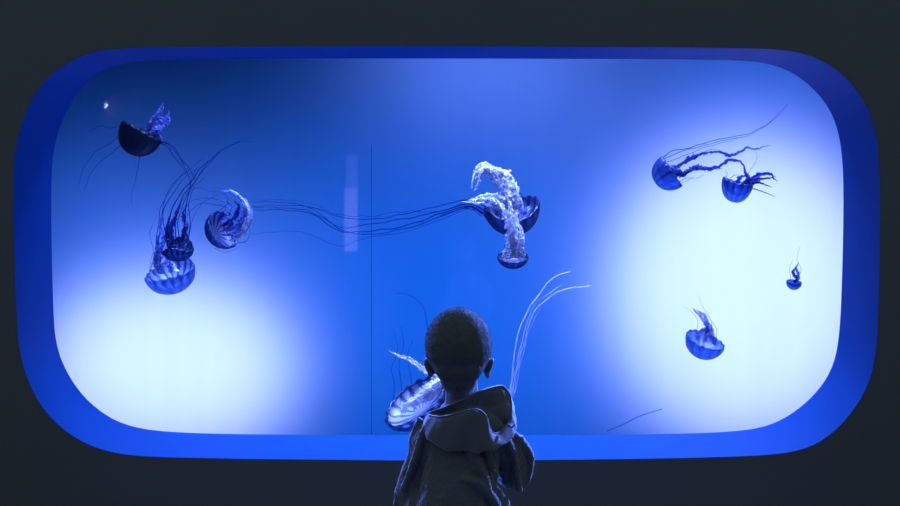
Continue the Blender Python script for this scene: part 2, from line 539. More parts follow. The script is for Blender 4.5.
V, Fc = tube_geo([Vector((p.x, -5.1, p.z)), Vector((p.x, -5.08, p.z)), Vector((p.x, -5.045, p.z))], lambda u: 0.035 - 0.02 * u, 16)
link_mesh('socket', V, Fc, M['metal'], root, Vector(root.location))
tag(root, 'small bare wall bulb mirrored as a white dot at upper left of the pane', 'lamp')

# ------------------------------------------------------------------ jellyfish
JG = None


def make_bell(root, R, hgt, normal, m_out, m_in, seed, spin=0.0, scal=16, flat=0.0, notch=0.0):
    """bell: dome below its opening; local +Z looks out of the opening"""
    NT = 96; V, Fo, Fi = [], [], []
    rows_o = []
    T = [0.0, .12, .24, .36, .48, .6, .7, .8, .88, .94, 1.0, 1.05]
    for q in T:
        t = q * math.pi / 2
        row = []
        for k in range(NT):
            th = 2 * math.pi * k / NT
            r = R * (math.sin(min(t, math.pi / 2)) ** 0.9) * (1.0 if q <= 1 else 0.97)
            z = -hgt * math.cos(t)
            rib = 1 + 0.018 * q * math.cos(scal * th) + 0.03 * math.sin(3 * th + seed) * q
            if q >= 0.9:
                z += 0.055 * R * (abs(math.cos(scal * th / 2)) - 0.5) * ((q - 0.88) / 0.17)
            z += notch * R * q * q * math.cos(2 * th + seed)
            row.append(Vector((r * rib * math.cos(th), r * rib * math.sin(th), z)))
        rows_o.append(row)
    rows_i = []
    for q in reversed(T[:-1]):
        t = q * math.pi / 2
        row = []
        for k in range(NT):
            th = 2 * math.pi * k / NT
            r = 0.93 * R * math.sin(t)
            z = -hgt * 0.62 * math.cos(t) - 0.02 * R + notch * R * q * q * math.cos(2 * th + seed)
            rib = 1 + 0.02 * math.cos(scal * th)
            row.append(Vector((r * rib * math.cos(th), r * rib * math.sin(th), z)))
        rows_i.append(row)
    rows = rows_o + rows_i
    for r in rows:
        V += r
    nr = len(rows)
    faces = []; mats = []
    for a in range(nr - 1):
        for k in range(NT):
            k2 = (k + 1) % NT
            faces.append((a * NT + k, a * NT + k2, (a + 1) * NT + k2, (a + 1) * NT + k))
            mats.append(0 if a < len(rows_o) else 1)
    o = link_mesh('bell', V, faces, m_out, root)
    o.data.materials.append(m_in)
    for p, mi in zip(o.data.polygons, mats):
        p.material_index = mi
    bm = bmesh.new(); bm.from_mesh(o.data); bmesh.ops.remove_doubles(bm, verts=bm.verts, dist=1e-5); bm.to_mesh(o.data); bm.free()
    q = Vector(normal).normalized().to_track_quat('Z', 'Y')
    o.rotation_mode = 'QUATERNION'
    o.rotation_quaternion = q @ Quaternion((0, 0, 1), spin)
    return o


def jelly(dep, bells, arms, tents, label, group='jellyfish drifting in the tank'):
    """bells: (px,py,Rpx,Hpx,normal(x,y,z),mats,seed); arms: (path,width px,mat); tents: (path,width px,mat)"""
    s = dep / F
    px, py, Rp, Hp, nrm, mo, mi, seed = bells[:8]
    notch = bells[8] if len(bells) > 8 else 0
    org = P(px, py, dep)
    root = empty('jellyfish', org)
    make_bell(root, Rp * s, Hp * s, nrm, M[mo], M[mi], seed, notch=notch)
    for n, (path, wd, m) in enumerate(arms):
        pts = catmull([P(a[0], a[1], dep + (a[2] if len(a) > 2 else 0.0)) for a in path], 8)
        pts, tot = resample(pts, 0.0022)
        # gentle wander so the arm does not read as a ruled curve
        for i, p_ in enumerate(pts):
            u = i / len(pts)
            p_ += Vector([noise.noise(Vector((i * 0.09, seed * 3.1 + n, k * 5.0))) for k in range(3)]) * 0.006 * min(1, u * 4)
        V, Fc = ruffle_geo(pts, lambda u, wd=wd: wd * s * (0.35 + 0.65 * math.sin(math.pi * min(1, u * 0.75 + 0.25))) * (1 - 0.55 * u * u) * min(1, (1 - u) * 8 + .15), seed * 11 + n,
                           freq=420 if wd > 4 else 620)
        ob = link_mesh('oral_arm', V, Fc, M[m], root, org)
        md = ob.modifiers.new('thickness', 'SOLIDIFY'); md.thickness = 0.0012
    for n, (path, wd, m) in enumerate(tents):
        pts = catmull([P(a[0], a[1], dep + (a[2] if len(a) > 2 else 0.0)) for a in path], 8)
        pts, tot = resample(pts, 0.008)
        for i, p_ in enumerate(pts):
            u = i / len(pts)
            p_ += Vector([noise.noise(Vector((i * 0.11, seed * 5.7 + n * 1.3, k * 9.0))) for k in range(3)]) * 0.008 * min(1, u * 3)
        V, Fc = tube_geo(pts, lambda u, wd=wd: 0.5 * wd * s * (1 - 0.6 * u), 6)
        link_mesh('tentacle', V, Fc, M[m], root, org)
    tag(root, label, 'jellyfish', group)
    return root


# upper left: near-black bell, faint pale arms
jelly(4.65, (142, 132, 21, 25, (0.44, 0.06, 0.9), 'bell_black', 'bell_black', 1, 0.05),
      [([(150, 132), (156, 122), (160, 112), (163, 103)], 7, 'arm_lav'),
       ([(152, 132), (160, 126), (166, 120), (169, 110)], 7, 'arm_lav'),
       ([(155, 134), (159, 140), (158, 146), (161, 150)], 5, 'arm_lav'),
       ([(150, 130), (151, 121), (153, 114)], 4, 'arm_mid')],
      [([(160, 142), (166, 143), (174, 149), (180, 158), (190, 170), (196, 180)], 1.3, 'tent_dark'),
       ([(160, 143), (168, 147), (173, 156), (181, 165), (187, 176)], 1.0, 'tent_dark'),
       ([(128, 138), (115, 150), (100, 162), (90, 175), (84, 190)], 0.9, 'tent_faint'),
       ([(126, 132), (108, 145), (95, 152), (84, 170), (78, 186)], 0.8, 'tent_faint'),
       ([(140, 156), (137, 172), (133, 190), (131, 205)], 0.8, 'tent_faint'),
       ([(124, 124), (112, 128), (100, 127), (90, 131)], 0.8, 'tent_faint')],
      'small near-black bell drifting highest at the upper left, wispy pale arms above it')

# left: pale translucent bell, lowest of the left group
jelly(4.30, (170, 271, 24.5, 23, (-0.18, -0.38, 0.9), 'bell_pale', 'under', 2, 0.05),
      [([(162, 274), (158, 262), (159, 250), (163, 238), (160, 226), (164, 214)], 5, 'arm_mid'),
       ([(172, 272), (168, 262), (160, 252), (157, 243), (160, 232)], 5, 'arm_mid'),
       ([(158, 272), (156, 262), (155, 252), (158, 244)], 4, 'arm_pale'),
       ([(175, 272), (171, 264), (165, 262)], 5, 'arm_pale')],
      [([(150, 272), (156, 245), (158, 222), (164, 200), (176, 182), (190, 170)], 1.0, 'tent_dark'),
       ([(154, 268), (160, 235), (163, 205), (172, 186), (186, 172), (205, 158)], 0.9, 'tent_dark'),
       ([(149, 274), (152, 250), (151, 230), (157, 214)], 0.8, 'tent_faint'),
       ([(190, 262), (186, 245), (188, 228), (184, 215)], 0.8, 'tent_faint'),
       ([(160, 262), (170, 235), (176, 210), (190, 185), (198, 165)], 0.8, 'tent_dark')],
      'large pale see-through bell lowest at the left, cupped under a darker one')

# left: dark heart-shaped bell just above it
jelly(4.15, (178, 247, 15, 14.5, (-0.05, -0.35, 0.9), 'bell', 'under_dark', 3, 0.26),
      [([(174, 248), (171, 236), (173, 222), (178, 210), (182, 200)], 4, 'arm_dark'),
       ([(180, 248), (184, 237), (186, 226), (183, 214), (188, 205)], 4, 'arm_dark'),
       ([(172, 250), (167, 240), (166, 228), (170, 216)], 3.5, 'arm_dark'),
       ([(182, 246), (188, 240), (187, 232)], 3.5, 'arm_mid')],
      [([(170, 245), (168, 225), (174, 205), (185, 188), (200, 170), (216, 154), (234, 144), (254, 141)], 1.4, 'tent_dark'),
       ([(176, 244), (176, 222), (182, 200), (194, 182), (207, 166), (222, 150), (240, 142)], 1.2, 'tent_dark'),
       ([(182, 243), (184, 222), (186, 202), (190, 186), (186, 170), (178, 156), (168, 146)], 1.2, 'tent_dark'),
       ([(186, 244), (190, 226), (189, 206), (193, 190), (204, 176)], 1.0, 'tent_dark'),
       ([(168, 243), (163, 222), (167, 202), (176, 188), (187, 176), (198, 168)], 1.1, 'tent_dark'),
       ([(180, 242), (178, 226), (180, 212), (188, 194), (199, 178), (208, 160)], 1.0, 'tent_dark'),
       ([(188, 242), (192, 222), (200, 206), (214, 196), (226, 192)], 0.8, 'tent_faint')],
      'dark notched bell with long strands rising, overlapping the pale bell below it')

# left: dark bell facing right with curling pale arms
jelly(4.25, (223, 230, 20, 15, (0.74, -0.33, 0.36), 'bell', 'under_mid', 4),
      [([(226, 232), (238, 226), (246, 212), (243, 200), (232, 193), (220, 190)], 5, 'arm_mid'),
       ([(228, 235), (240, 235), (248, 222), (248, 206), (240, 196), (230, 190)], 4, 'arm_pale'),
       ([(224, 228), (232, 220), (238, 208), (234, 200)], 5, 'arm_dark'),
       ([(229, 238), (238, 232), (244, 220), (240, 206)], 5, 'arm_mid'),
       ([(222, 224), (230, 216), (228, 206), (222, 200)], 3, 'arm_mid')],
      [([(215, 214), (228, 202), (222, 193), (208, 190), (195, 188), (185, 196)], 0.9, 'tent_faint'),
       ([(218, 216), (226, 208), (214, 204), (200, 204), (190, 212), (182, 224)], 0.8, 'tent_dark'),
       ([(222, 218), (232, 206), (220, 200), (204, 198), (192, 200), (184, 208)], 0.8, 'tent_dark'),
       ([(238, 243), (246, 242), (249, 234), (248, 224)], 0.8, 'tent_faint'),
       ([(214, 248), (224, 252), (234, 250), (240, 246)], 0.6, 'tent_faint'),
       ([(236, 238), (248, 230), (252, 215), (247, 200), (238, 192)], 0.8, 'tent_dark')],
      'dark bell tipped open to the right, curling pale arms arched over it')

# centre: large bell with thick pale arms
LONG = []
for k, (y0, y1, y2, y3, m) in enumerate([(203, 214, 218, 207, 'tent_dark'), (207, 219, 227, 212, 'tent_dark'), (209, 226, 231, 214, 'tent_dark'),
                                         (205, 211, 215, 204, 'tent_faint'), (210, 229, 229, 209, 'tent_dark'), (212, 232, 246, 235, 'tent_faint')]):
    LONG.append(([(486 - k, y0 + 4, -0.02), (468, y0 - 3), (440, y0 + 3 + k), (405, y1, 0.08), (370, y1 + 5, 0.1), (340, y2, 0.12), (312, y3, 0.14), (285, y3 - 4, .14), (252, y3 - 6 + k, .14)],
                 [1.3, 1.3, 1.5, 0.9, 1.2, 0.9][k], m))
jelly(4.40, (512, 209, 28, 26, (-0.14, -0.34, 0.93), 'bell', 'under_dark', 5, 0.10),
      [([(514, 212, -.03), (508, 196, -.05), (499, 182, -.06), (489, 172, -.06), (480, 170, -.05), (474, 178, -.05), (471, 188, -.05)], 8, 'arm_pale'),
       ([(500, 180, -.06), (490, 170, -.07), (482, 172, -.06), (479, 182, -.06), (474, 192, -.06)], 5.5, 'arm_pale'),
       ([(498, 176, -.06), (487, 167, -.05), (477, 171, -.05), (472, 180, -.05)], 6.5, 'arm_pale'),
       ([(516, 210, -.03), (513, 195, -.05), (509, 182, -.06), (503, 172, -.06), (492, 168, -.06), (482, 169, -.05)], 9, 'arm_pale'),
       ([(518, 208, -.03), (514, 196, -.06), (508, 188, -.07), (504, 180, -.07), (509, 173, -.06)], 7.5, 'arm_pale'),
       ([(512, 214, -.05), (503, 203, -.07), (492, 197, -.08), (480, 198, -.08), (467, 201, -.07)], 7.5, 'arm_pale'),
       ([(510, 212, -.04), (498, 208, -.06), (486, 204, -.07), (474, 203, -.07), (462, 202, -.07)], 4, 'arm_pale'),
       ([(520, 212, -.03), (526, 210, -.05), (532, 208, -.04)], 5, 'arm_mid'),
       ([(500, 220, -.02), (497, 212, -.05), (494, 206, -.05)], 5, 'arm_mid')],
      LONG + [([(530, 204), (522, 196), (514, 188), (510, 180)], 1.2, 'tent_dark'),
              ([(536, 204), (524, 198), (516, 192)], 1.0, 'tent_dark'),
              ([(488, 220, -.05), (480, 212, -.05), (470, 208), (455, 211), (440, 216)], 1.2, 'tent_dark')],
      'largest bell near the middle, dark with thick frilly pale arms and trailing strands')

# centre: small bell under it
jelly(4.20, (513, 257, 15.5, 11, (0.0, -0.30, 0.95), 'bell', 'under_dark', 6),
      [([(512, 258), (510, 244, -.02), (509, 230, -.03), (506, 216, -.03), (500, 204, -.04), (492, 197, -.04)], 7, 'arm_pale'),
       ([(516, 258), (518, 244, -.02), (515, 230, -.03), (512, 218, -.04), (510, 204, -.04), (505, 194, -.04)], 7, 'arm_pale'),
       ([(508, 259), (512, 246), (511, 232), (510, 220), (508, 208)], 5.5, 'arm_pale'),
       ([(519, 258), (520, 246), (521, 234), (517, 222), (516, 210)], 4.5, 'arm_pale'),
       ([(505, 258), (503, 253), (506, 248)], 3.5, 'arm_pale'), ([(521, 257), (524, 252), (522, 247)], 3.5, 'arm_pale')],
      [([(502, 254), (506, 240), (505, 225), (500, 212)], 0.9, 'tent_dark'), ([(524, 254), (521, 238), (524, 224), (520, 210)], 0.9, 'tent_dark')],
      'small dark bell hanging below the middle one, thick pale column of arms above it')

# behind the child: near the pane, bright striped underside
jelly(3.90, (415, 402, 34, 20, (-0.50, -0.33, 0.80), 'bell', 'under', 7),
      [([(412, 406), (420, 396, -.01), (430, 386, -.02), (440, 378, 0), (450, 372, .05)], 7, 'arm_pale'),
       ([(424, 400), (432, 392, -.02), (442, 384, 0), (452, 380, .05)], 7, 'arm_pale'),
       ([(442, 384, .05), (434, 377, .03), (424, 369, .02), (412, 361, .02), (400, 356, .02), (389, 351, .02)], 4.6, 'arm_pale'),
       ([(446, 386, .05), (436, 378, .03), (427, 372, .03), (416, 366, .02)], 3.6, 'arm_pale'),
       ([(402, 413), (408, 405, -.03), (417, 398, -.04), (426, 394, -.03)], 5, 'arm_pale')],
      [([(440, 395, .05), (475, 410, .1), (505, 398, .1), (512, 378, .1), (515, 350, .1), (522, 322, .1), (536, 299, .1), (552, 279, .1), (571, 271, .1)], 2.2, 'tent_pale'),
       ([(440, 398, .05), (475, 414, .1), (506, 402, .1), (517, 372, .1), (524, 342, .1), (533, 315, .1), (547, 298, .1), (566, 289, .1), (590, 286, .1)], 2.4, 'tent_pale'),
       ([(440, 400, .05), (480, 412, .1), (504, 405, .1), (514, 382, .1), (519, 350, .1), (528, 320, .1), (540, 300, .1), (561, 286, .1)], 1.4, 'tent_pale'),
       ([(440, 400, .05), (482, 410, .1), (508, 402, .1), (516, 385, .1), (522, 358, .1), (530, 328, .1), (544, 303, .1), (556, 294, .1)], 1.2, 'tent_pale'),
       ([(392, 410), (394, 390), (392, 370), (397, 350), (395, 330)], 0.9, 'tent_faint'),
       ([(400, 405), (402, 385), (399, 362), (404, 345), (402, 325)], 0.9, 'tent_faint'),
       ([(410, 398), (411, 378), (408, 358), (413, 340)], 0.8, 'tent_faint'),
       ([(430, 380, .05), (429, 350, .1), (427, 320, .12), (420, 303, .12), (408, 295, .12), (396, 293, .12)], 1.2, 'tent_faint')],
      'tilted bell with bright striped underside, half hidden behind the child, lowest in the tank')

# right group
jelly(4.20, (671, 172, 18, 19, (0.74, -0.16, 0.50), 'bell_blue', 'under_blue', 8),
      [([(668, 172), (678, 166), (690, 158), (704, 154), (716, 152), (728, 155), (738, 153), (746, 148), (756, 149), (770, 145)], 3.2, 'arm_dark'),
       ([(672, 176), (684, 172), (696, 167), (706, 169), (718, 167), (728, 161), (738, 161), (744, 166), (746, 175)], 4.0, 'arm_dark'),
       ([(669, 174), (677, 172), (684, 176), (690, 170)], 4, 'arm_dark'),
       ([(668, 168), (674, 166), (680, 168)], 4, 'arm_mid')],
      [([(663, 158), (672, 151), (690, 148), (712, 140), (740, 136), (760, 129), (776, 119), (788, 104)], 0.9, 'tent_dark'),
       ([(664, 159), (680, 152), (702, 146), (725, 140), (748, 135), (768, 124), (780, 110)], 0.7, 'tent_dark'),
       ([(667, 162), (684, 156), (700, 149), (722, 143), (742, 137)], 0.7, 'tent_faint'),
       ([(676, 168), (690, 160), (710, 150), (716, 150)], 0.8, 'tent_dark'),
       ([(679, 178), (690, 172), (704, 170), (722, 168)], 0.8, 'tent_dark'),
       ([(680, 181), (688, 178), (698, 178), (704, 174)], 0.6, 'tent_faint'),
       ([(680, 184), (688, 180), (694, 176)], 0.6, 'tent_faint')],
      'blue bell at the upper right, first from the left, two ruffled strands streaming right')
jelly(4.50, (738, 183, 15.3, 20, (0.22, -0.12, 0.95), 'bell_blue', 'under_blue', 9, 0.05),
      [([(742, 186), (750, 180), (756, 176), (764, 174), (772, 175), (777, 182)], 3.4, 'arm_dark'),
       ([(742, 184), (748, 178), (745, 173), (744, 165)], 3, 'arm_dark'),
       ([(745, 187), (756, 182), (764, 184), (770, 187)], 2.6, 'arm_dark'),
       ([(736, 184), (740, 177), (746, 176)], 3.5, 'arm_dark'),
       ([(748, 184), (757, 179), (768, 178), (776, 177)], 2.6, 'arm_dark')],
      [([(750, 188), (758, 190), (767, 193), (775, 197)], 1.3, 'tent_dark'),
       ([(751, 186), (759, 182), (765, 185), (771, 188)], 1.0, 'tent_dark'),
       ([(724, 178), (727, 174), (725, 170)], 0.7, 'tent_dark'),
       ([(730, 178), (736, 175), (742, 178), (746, 172)], 0.7, 'tent_dark'),
       ([(746, 178), (752, 168), (757, 160), (755, 150)], 0.6, 'tent_faint')],
      'rounded blue bell at the upper right with a short dark tangle hooking right')
jelly(4.25, (705, 341, 19.5, 18, (0.25, -0.27, 0.85), 'bell_blue', 'under_pale', 10),
      [([(706, 342), (706, 332), (704, 322), (698, 314), (692, 307)], 4.0, 'arm_lav'),
       ([(712, 342), (712, 334), (709, 326), (704, 316), (696, 309)], 4.0, 'arm_lav'),
       ([(698, 340), (700, 333), (706, 330), (712, 336)], 4, 'arm_mid'),
       ([(716, 345), (713, 338), (708, 336)], 3.6, 'arm_mid'),
       ([(704, 338), (708, 330), (705, 320)], 4, 'arm_pale')],
      [([(696, 334), (698, 322), (692, 312), (684, 307)], 0.6, 'tent_faint'),
       ([(710, 334), (712, 322), (706, 312), (700, 304), (698, 296)], 0.6, 'tent_faint'),
       ([(716, 338), (716, 328), (710, 318), (706, 310)], 0.6, 'tent_faint')],
      'blue bell low in the right white glow, ribbed, with a lavender tuft above')
jelly(4.45, (794, 282, 7.3, 8, (0.05, -0.2, 0.95), 'bell_blue', 'under_blue', 11),
      [([(794, 283), (796, 277), (793, 272), (797, 267)], 3, 'arm_dark'),
       ([(796, 282), (799, 275), (796, 268), (799, 262)], 2.4, 'arm_mid')],
      [([(798, 279), (801, 268), (797, 257), (800, 246)], 0.6, 'tent_faint'), ([(791, 279), (790, 268), (793, 258)], 0.5, 'tent_faint')],
      'tiny blue bell at the far right, smallest in the tank')

# loose strand by the sill, lower right
pts = catmull([P(607, 431, 4.6), P(622, 425, 4.6), P(640, 416, 4.62), P(662, 409, 4.65)], 8)
V, Fc = tube_geo(pts, 0.0022, 6)
o = link_mesh('loose_strand', V, Fc, M['tent_faint'], None, pts[0].copy())
tag(o, 'thin dark strand adrift low in the tank, right of the child', 'strand')


# ------------------------------------------------------------------ the child
CD = 2.10


def C(px, py, dy=0.0):
    s = CD / F
    return Vector(((px - HX) * s, -D + CD + dy, H - (py - HY) * s))


def skin_mesh(name, chains, ells, voxel, m, smooth_it=6, parent=None, origin=None, post=None):
    """chains: [(p, r), ...] tapered capsules; ells: (centre, (rx, ry, rz), rotation_euler) -> one fused continuous surface"""
    bm = bmesh.new()
    for ch in chains:
        for (p0, r0), (p1, r1) in zip(ch, ch[1:]):
            L = (p1 - p0).length
            n = max(1, int(L / (0.28 * min(r0, r1)) + 1))
            for i in range(n + 1):
                t = i / n
                bmesh.ops.create_icosphere(bm, subdivisions=2, radius=r0 + (r1 - r0) * t, matrix=Matrix.Translation(p0.lerp(p1, t)))
    for e in ells:
        c, r = e[0], e[1]
        rot = Matrix.Identity(4)
        if len(e) > 2:
            from mathutils import Euler
            rot = Euler(e[2]).to_matrix().to_4x4()
        bmesh.ops.create_icosphere(bm, subdivisions=4, radius=1.0, matrix=Matrix.Translation(c) @ rot @ Matrix.Diagonal((*r, 1)))
    me = bpy.data.meshes.new(name + '_base'); bm.to_mesh(me); bm.free()
    tmp = bpy.data.objects.new(name + '_base', me); COL.objects.link(tmp)
    md = tmp.modifiers.new('r', 'REMESH'); md.mode = 'VOXEL'; md.voxel_size = voxel
    md = tmp.modifiers.new('s', 'SMOOTH'); md.iterations = smooth_it; md.factor = 0.5
    dg = bpy.context.evaluated_depsgraph_get()
    ev = tmp.evaluated_get(dg)
    out = bpy.data.meshes.new_from_object(ev)
    bpy.data.objects.remove(tmp); bpy.data.meshes.remove(me)
    out.name = name
    if post:
        nrm = [v.normal.copy() for v in out.vertices]
        for v, n in zip(out.vertices, nrm):
            v.co = post(v.co.copy(), n)
    if origin is not None:
        for v in out.vertices:
            v.co -= origin
    for p in out.polygons:
        p.use_smooth = True
    out.materials.clear(); out.materials.append(m)
    o = bpy.data.objects.new(name, out); COL.objects.link(o)
    if parent is not None:
        o.parent = parent
    return o


org = Vector((C(460, 0).x, -D + CD, 0))
child = empty('person', org)
tag(child, 'small child seen from behind in a dark hooded fleece, looking into the tank', 'person')

hc = C(458.5, 345)
ell = [(hc, (0.0735, 0.088, 0.084)), (C(458.5, 362, 0.02), (0.060, 0.066, 0.062)), (C(458.5, 379, 0.045), (0.036, 0.036, 0.03)),
       (C(459, 372, -0.035), (0.045, 0.035, 0.05)),
       (C(458.5, 365, 0.098), (0.010, 0.014, 0.010)), (C(458.5, 359, 0.088), (0.006, 0.012, 0.018)),
       (C(458.5, 376, 0.080), (0.018, 0.010, 0.006)), (C(458.5, 379, 0.078), (0.015, 0.010, 0.006)),
       (C(445, 366, 0.062), (0.020, 0.018, 0.02)), (C(472, 366, 0.062), (0.020, 0.018, 0.02))]
for sx, ex in ((-1, 428.2), (1, 489.2)):     # ears: rim, lobe
    ell.append((C(ex, 367, 0.0), (0.0075, 0.015, 0.024), (math.radians(8), math.radians(24 * sx), 0.0)))
    ell.append((C(ex - sx * 1.5, 375.5, 0.004), (0.0065, 0.009, 0.010)))
shL, shR = C(432, 437, 0.0), C(497, 437, 0.0)
elL, elR = C(413, 482, 0.02), C(517, 480, 0.045)
haL, haR = C(425, 492, 0.145), C(508, 492, 0.145)
ch = [[(C(459, 372, 0.0), 0.043), (C(462, 392, -0.005), 0.040), (C(463, 412, -0.01), 0.046)],
      [(C(463, 420), 0.05), (C(462, 440), 0.075), (C(460, 480), 0.075), (C(458, 510), 0.080)],
      [(C(463, 432), 0.05), (shL, 0.036)], [(C(463, 432), 0.05), (shR, 0.036)],
      [(shL, 0.034), (elL, 0.026), (haL, 0.017)], [(shR, 0.034), (elR, 0.026), (haR, 0.017)]]
hipL, hipR = Vector((C(441, 0).x, -D + CD, 0.50)), Vector((C(476, 0).x, -D + CD, 0.50))
for hp, sx in ((hipL, -1), (hipR, 1)):
    kn = Vector((hp.x + sx * 0.01, hp.y + 0.015, 0.275)); an = Vector((hp.x + sx * 0.015, hp.y - 0.01, 0.06))
    ch.append([(hp, 0.058), (kn, 0.040), ((kn + an) / 2 + Vector((0, -0.012, 0.03)), 0.038), (an, 0.026)])
    ch.append([(Vector((an.x, an.y - 0.01, 0.035)), 0.022), (Vector((an.x + sx * 0.01, an.y + 0.085, 0.028)), 0.018)])
# hands: palm, four fingers and a side thumb, resting lightly curled
for hand, sx in ((haL, -1), (haR, 1)):
    palm = hand + Vector((0, 0.035, -0.004))
    ch.append([(hand, 0.016), (palm, 0.017)])
    for k, ln in enumerate((0.030, 0.036, 0.034, 0.026)):
        off = (k - 1.5) * 0.0125
        b0 = palm + Vector((-sx * off, 0.012, 0.0))
        b1 = b0 + Vector((-sx * off * 0.15, ln * 0.55, -0.004)); b2 = b1 + Vector((0, ln * 0.4, -0.010)); b3 = b2 + Vector((0, ln * 0.2, -0.012))
        ch.append([(palm, 0.010), (b0, 0.0062), (b1, 0.0056), (b2, 0.0051), (b3, 0.0046)])
    t0 = hand + Vector((-sx * 0.014, 0.012, 0.0)); t1 = t0 + Vector((-sx * 0.016, 0.018, -0.004)); t2 = t1 + Vector((-sx * 0.004, 0.018, -0.008))
    ch.append([(hand, 0.012), (t0, 0.0085), (t1, 0.007), (t2, 0.0058)])
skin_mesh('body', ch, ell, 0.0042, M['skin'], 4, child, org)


def hair_post(co, n):
    d = noise.noise(co * 260) * 0.0012 + noise.noise(co * 90) * 0.0012
    return co + n * d


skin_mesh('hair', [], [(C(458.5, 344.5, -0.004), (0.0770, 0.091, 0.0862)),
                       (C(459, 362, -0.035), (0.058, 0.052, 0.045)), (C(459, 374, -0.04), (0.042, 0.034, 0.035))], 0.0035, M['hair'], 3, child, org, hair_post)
# short bristles standing off the hair
V, Fc = [], []
rnd = random.Random(5)
for i in range(5200):
    th = rnd.uniform(0, 2 * math.pi); cz = rnd.uniform(-0.35, 1.0); sr = math.sqrt(1 - cz * cz)
    n = Vector((sr * math.cos(th), sr * math.sin(th), cz))
    if n.y > 0.55 and n.z < 0.55:
        continue
    c0 = C(458.5, 344.5, -0.004)
    p = c0 + Vector((n.x * 0.0765, n.y * 0.0905, n.z * 0.0857))
    d = (n + Vector((rnd.uniform(-.6, .6), rnd.uniform(-.6, .6), rnd.uniform(-.9, .1)))).normalized()
    t = d.orthogonal().normalized() * 0.00045; b_ = d.cross(t)
    L = rnd.uniform(0.002, 0.0048)
    k = len(V)
    V += [p + t, p - t * 0.5 + b_ * 0.87, p - t * 0.5 - b_ * 0.87, p + d * L]
    Fc += [(k, k + 1, k + 3), (k + 1, k + 2, k + 3), (k + 2, k, k + 3)]
o = link_mesh('hair_bristles', V, Fc, M['hair'], child, org, False)
o['kind'] = 'stuff'
for ex in (445.5, 471.5):
    bm = bmesh.new(); bmesh.ops.create_uvsphere(bm, u_segments=16, v_segments=10, radius=0.0105)
    me = bpy.data.meshes.new('eye'); bm.to_mesh(me); bm.free(); me.materials.append(M['eye'])
    for p_ in me.polygons: p_.use_smooth = True
    o = bpy.data.objects.new('eye', me); COL.objects.link(o); o.parent = child; o.location = C(ex, 355, 0.072) - org


# jacket: torso and sleeves, fleece pile by displacement, folds as raised ridges
def pile(co, n):
    d = abs(noise.noise(co * 120)) * 0.0045 + noise.noise(co * 300) * 0.0012 + noise.noise(co * 22) * 0.003
    return co + n * d


jk = [[(C(464, 418, -0.005), 0.060), (C(463, 440), 0.085), (C(461, 470, -.022), 0.090), (C(456, 500, -.042), 0.092), (C(455, 516, -.045), 0.094)],
      [(C(446, 428, -.01), 0.050), (C(433, 438, -.005), 0.046), (C(424, 462, 0.01), 0.041), (C(414, 492, 0.02), 0.044), (C(413, 506, 0.035), 0.046)],
      [(C(413, 500, 0.03), 0.040), (C(423, 495, 0.12), 0.029)],
      [(C(482, 428, -.01), 0.050), (C(496, 438, 0.005), 0.044), (C(508, 455, 0.030), 0.042), (C(514, 478, 0.045), 0.038)],
      [(C(514, 478, 0.045), 0.038), (C(509, 491, 0.12), 0.028)],
      [(C(432, 510, 0.0), 0.07), (C(482, 512, 0.0), 0.07)]]


def ridge(pts, r):
    def dep(px, e):
        dx = (px - 461) * CD / F
        return -math.sqrt(max(0.0004, 0.093 ** 2 - dx * dx)) + e
    c = catmull([C(p_[0], p_[1], p_[2] if len(p_) > 2 else dep(p_[0], -0.003) - max(0, p_[1] - 440) * 0.00065) for p_ in pts], 5)
    return [(q, r * (0.75 + 0.25 * math.sin(math.pi * i / (len(c) - 1)))) for i, q in enumerate(c)]


jk.append(ridge([(470, 436), (476, 448), (483, 462), (489, 478)], 0.0095))
jk.append(ridge([(481, 431), (487, 443), (492, 460)], 0.0095))
jk.append(ridge([(466, 464), (478, 469), (491, 484), (503, 508)], 0.0095))
jk.append(ridge([(501, 424, -0.034), (508, 440, -0.028), (514, 460, -0.006), (519, 490, 0.01)], 0.010))
jk.append(ridge([(512, 432, -0.006), (523, 446, 0.018), (531, 461, 0.03), (528, 486, 0.04)], 0.011))
jk.append(ridge([(434, 414, -0.045), (425, 426, -0.046), (420, 442, -0.040), (414, 462, -0.030), (404, 486, -0.02)], 0.010))
jk.append(ridge([(420, 420, -0.01), (414, 438, 0.0), (412, 456, 0.0), (401, 486, 0.01), (396, 508, 0.02)], 0.011))
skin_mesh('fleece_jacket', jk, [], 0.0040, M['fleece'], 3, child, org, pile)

# hood lying on the shoulders: opening rim, inside and outer fold lofted as one sheet
rim = [(430, 409, -.035), (445, 402, -.058), (462, 393.5, -.062), (478, 387.5, -.050), (492, 385.5, -.018), (505, 388, .010), (511, 397, .012),
       (511.5, 409, -.006), (508, 419, -.030), (497, 425.5, -.062), (489, 419, -.082), (485, 407, -.090), (475, 399, -.096), (456, 404, -.098), (438, 409, -.075)]
outl = [(424, 419, -.015), (438, 412, -.030), (458, 405, -.040), (478, 400, -.030), (494, 398, .010), (508, 400, .030), (515, 412, .015),
        (516, 424, -.010), (512, 432, -.045), (502, 436, -.080), (492, 438, -.100), (482, 439, -.108), (468, 440, -.112), (448, 438, -.106), (430, 430, -.075)]
mid = [tuple(r_[i] * 0.84 + o_[i] * 0.16 + (0, 0, -0.004)[i] for i in range(3)) for r_, o_ in zip(rim, outl)]
ins = [(438, 409, -.045), (450, 405, -.055), (464, 398, -.055), (480, 393, -.044), (492, 392, -.022), (502, 393, -.004), (506, 400, -.003),
       (506, 409, -.016), (503, 415, -.030), (497, 419, -.045), (492, 413, -.060), (488, 404, -.066), (477, 398, -.072), (458, 403, -.075), (444, 407, -.062)]
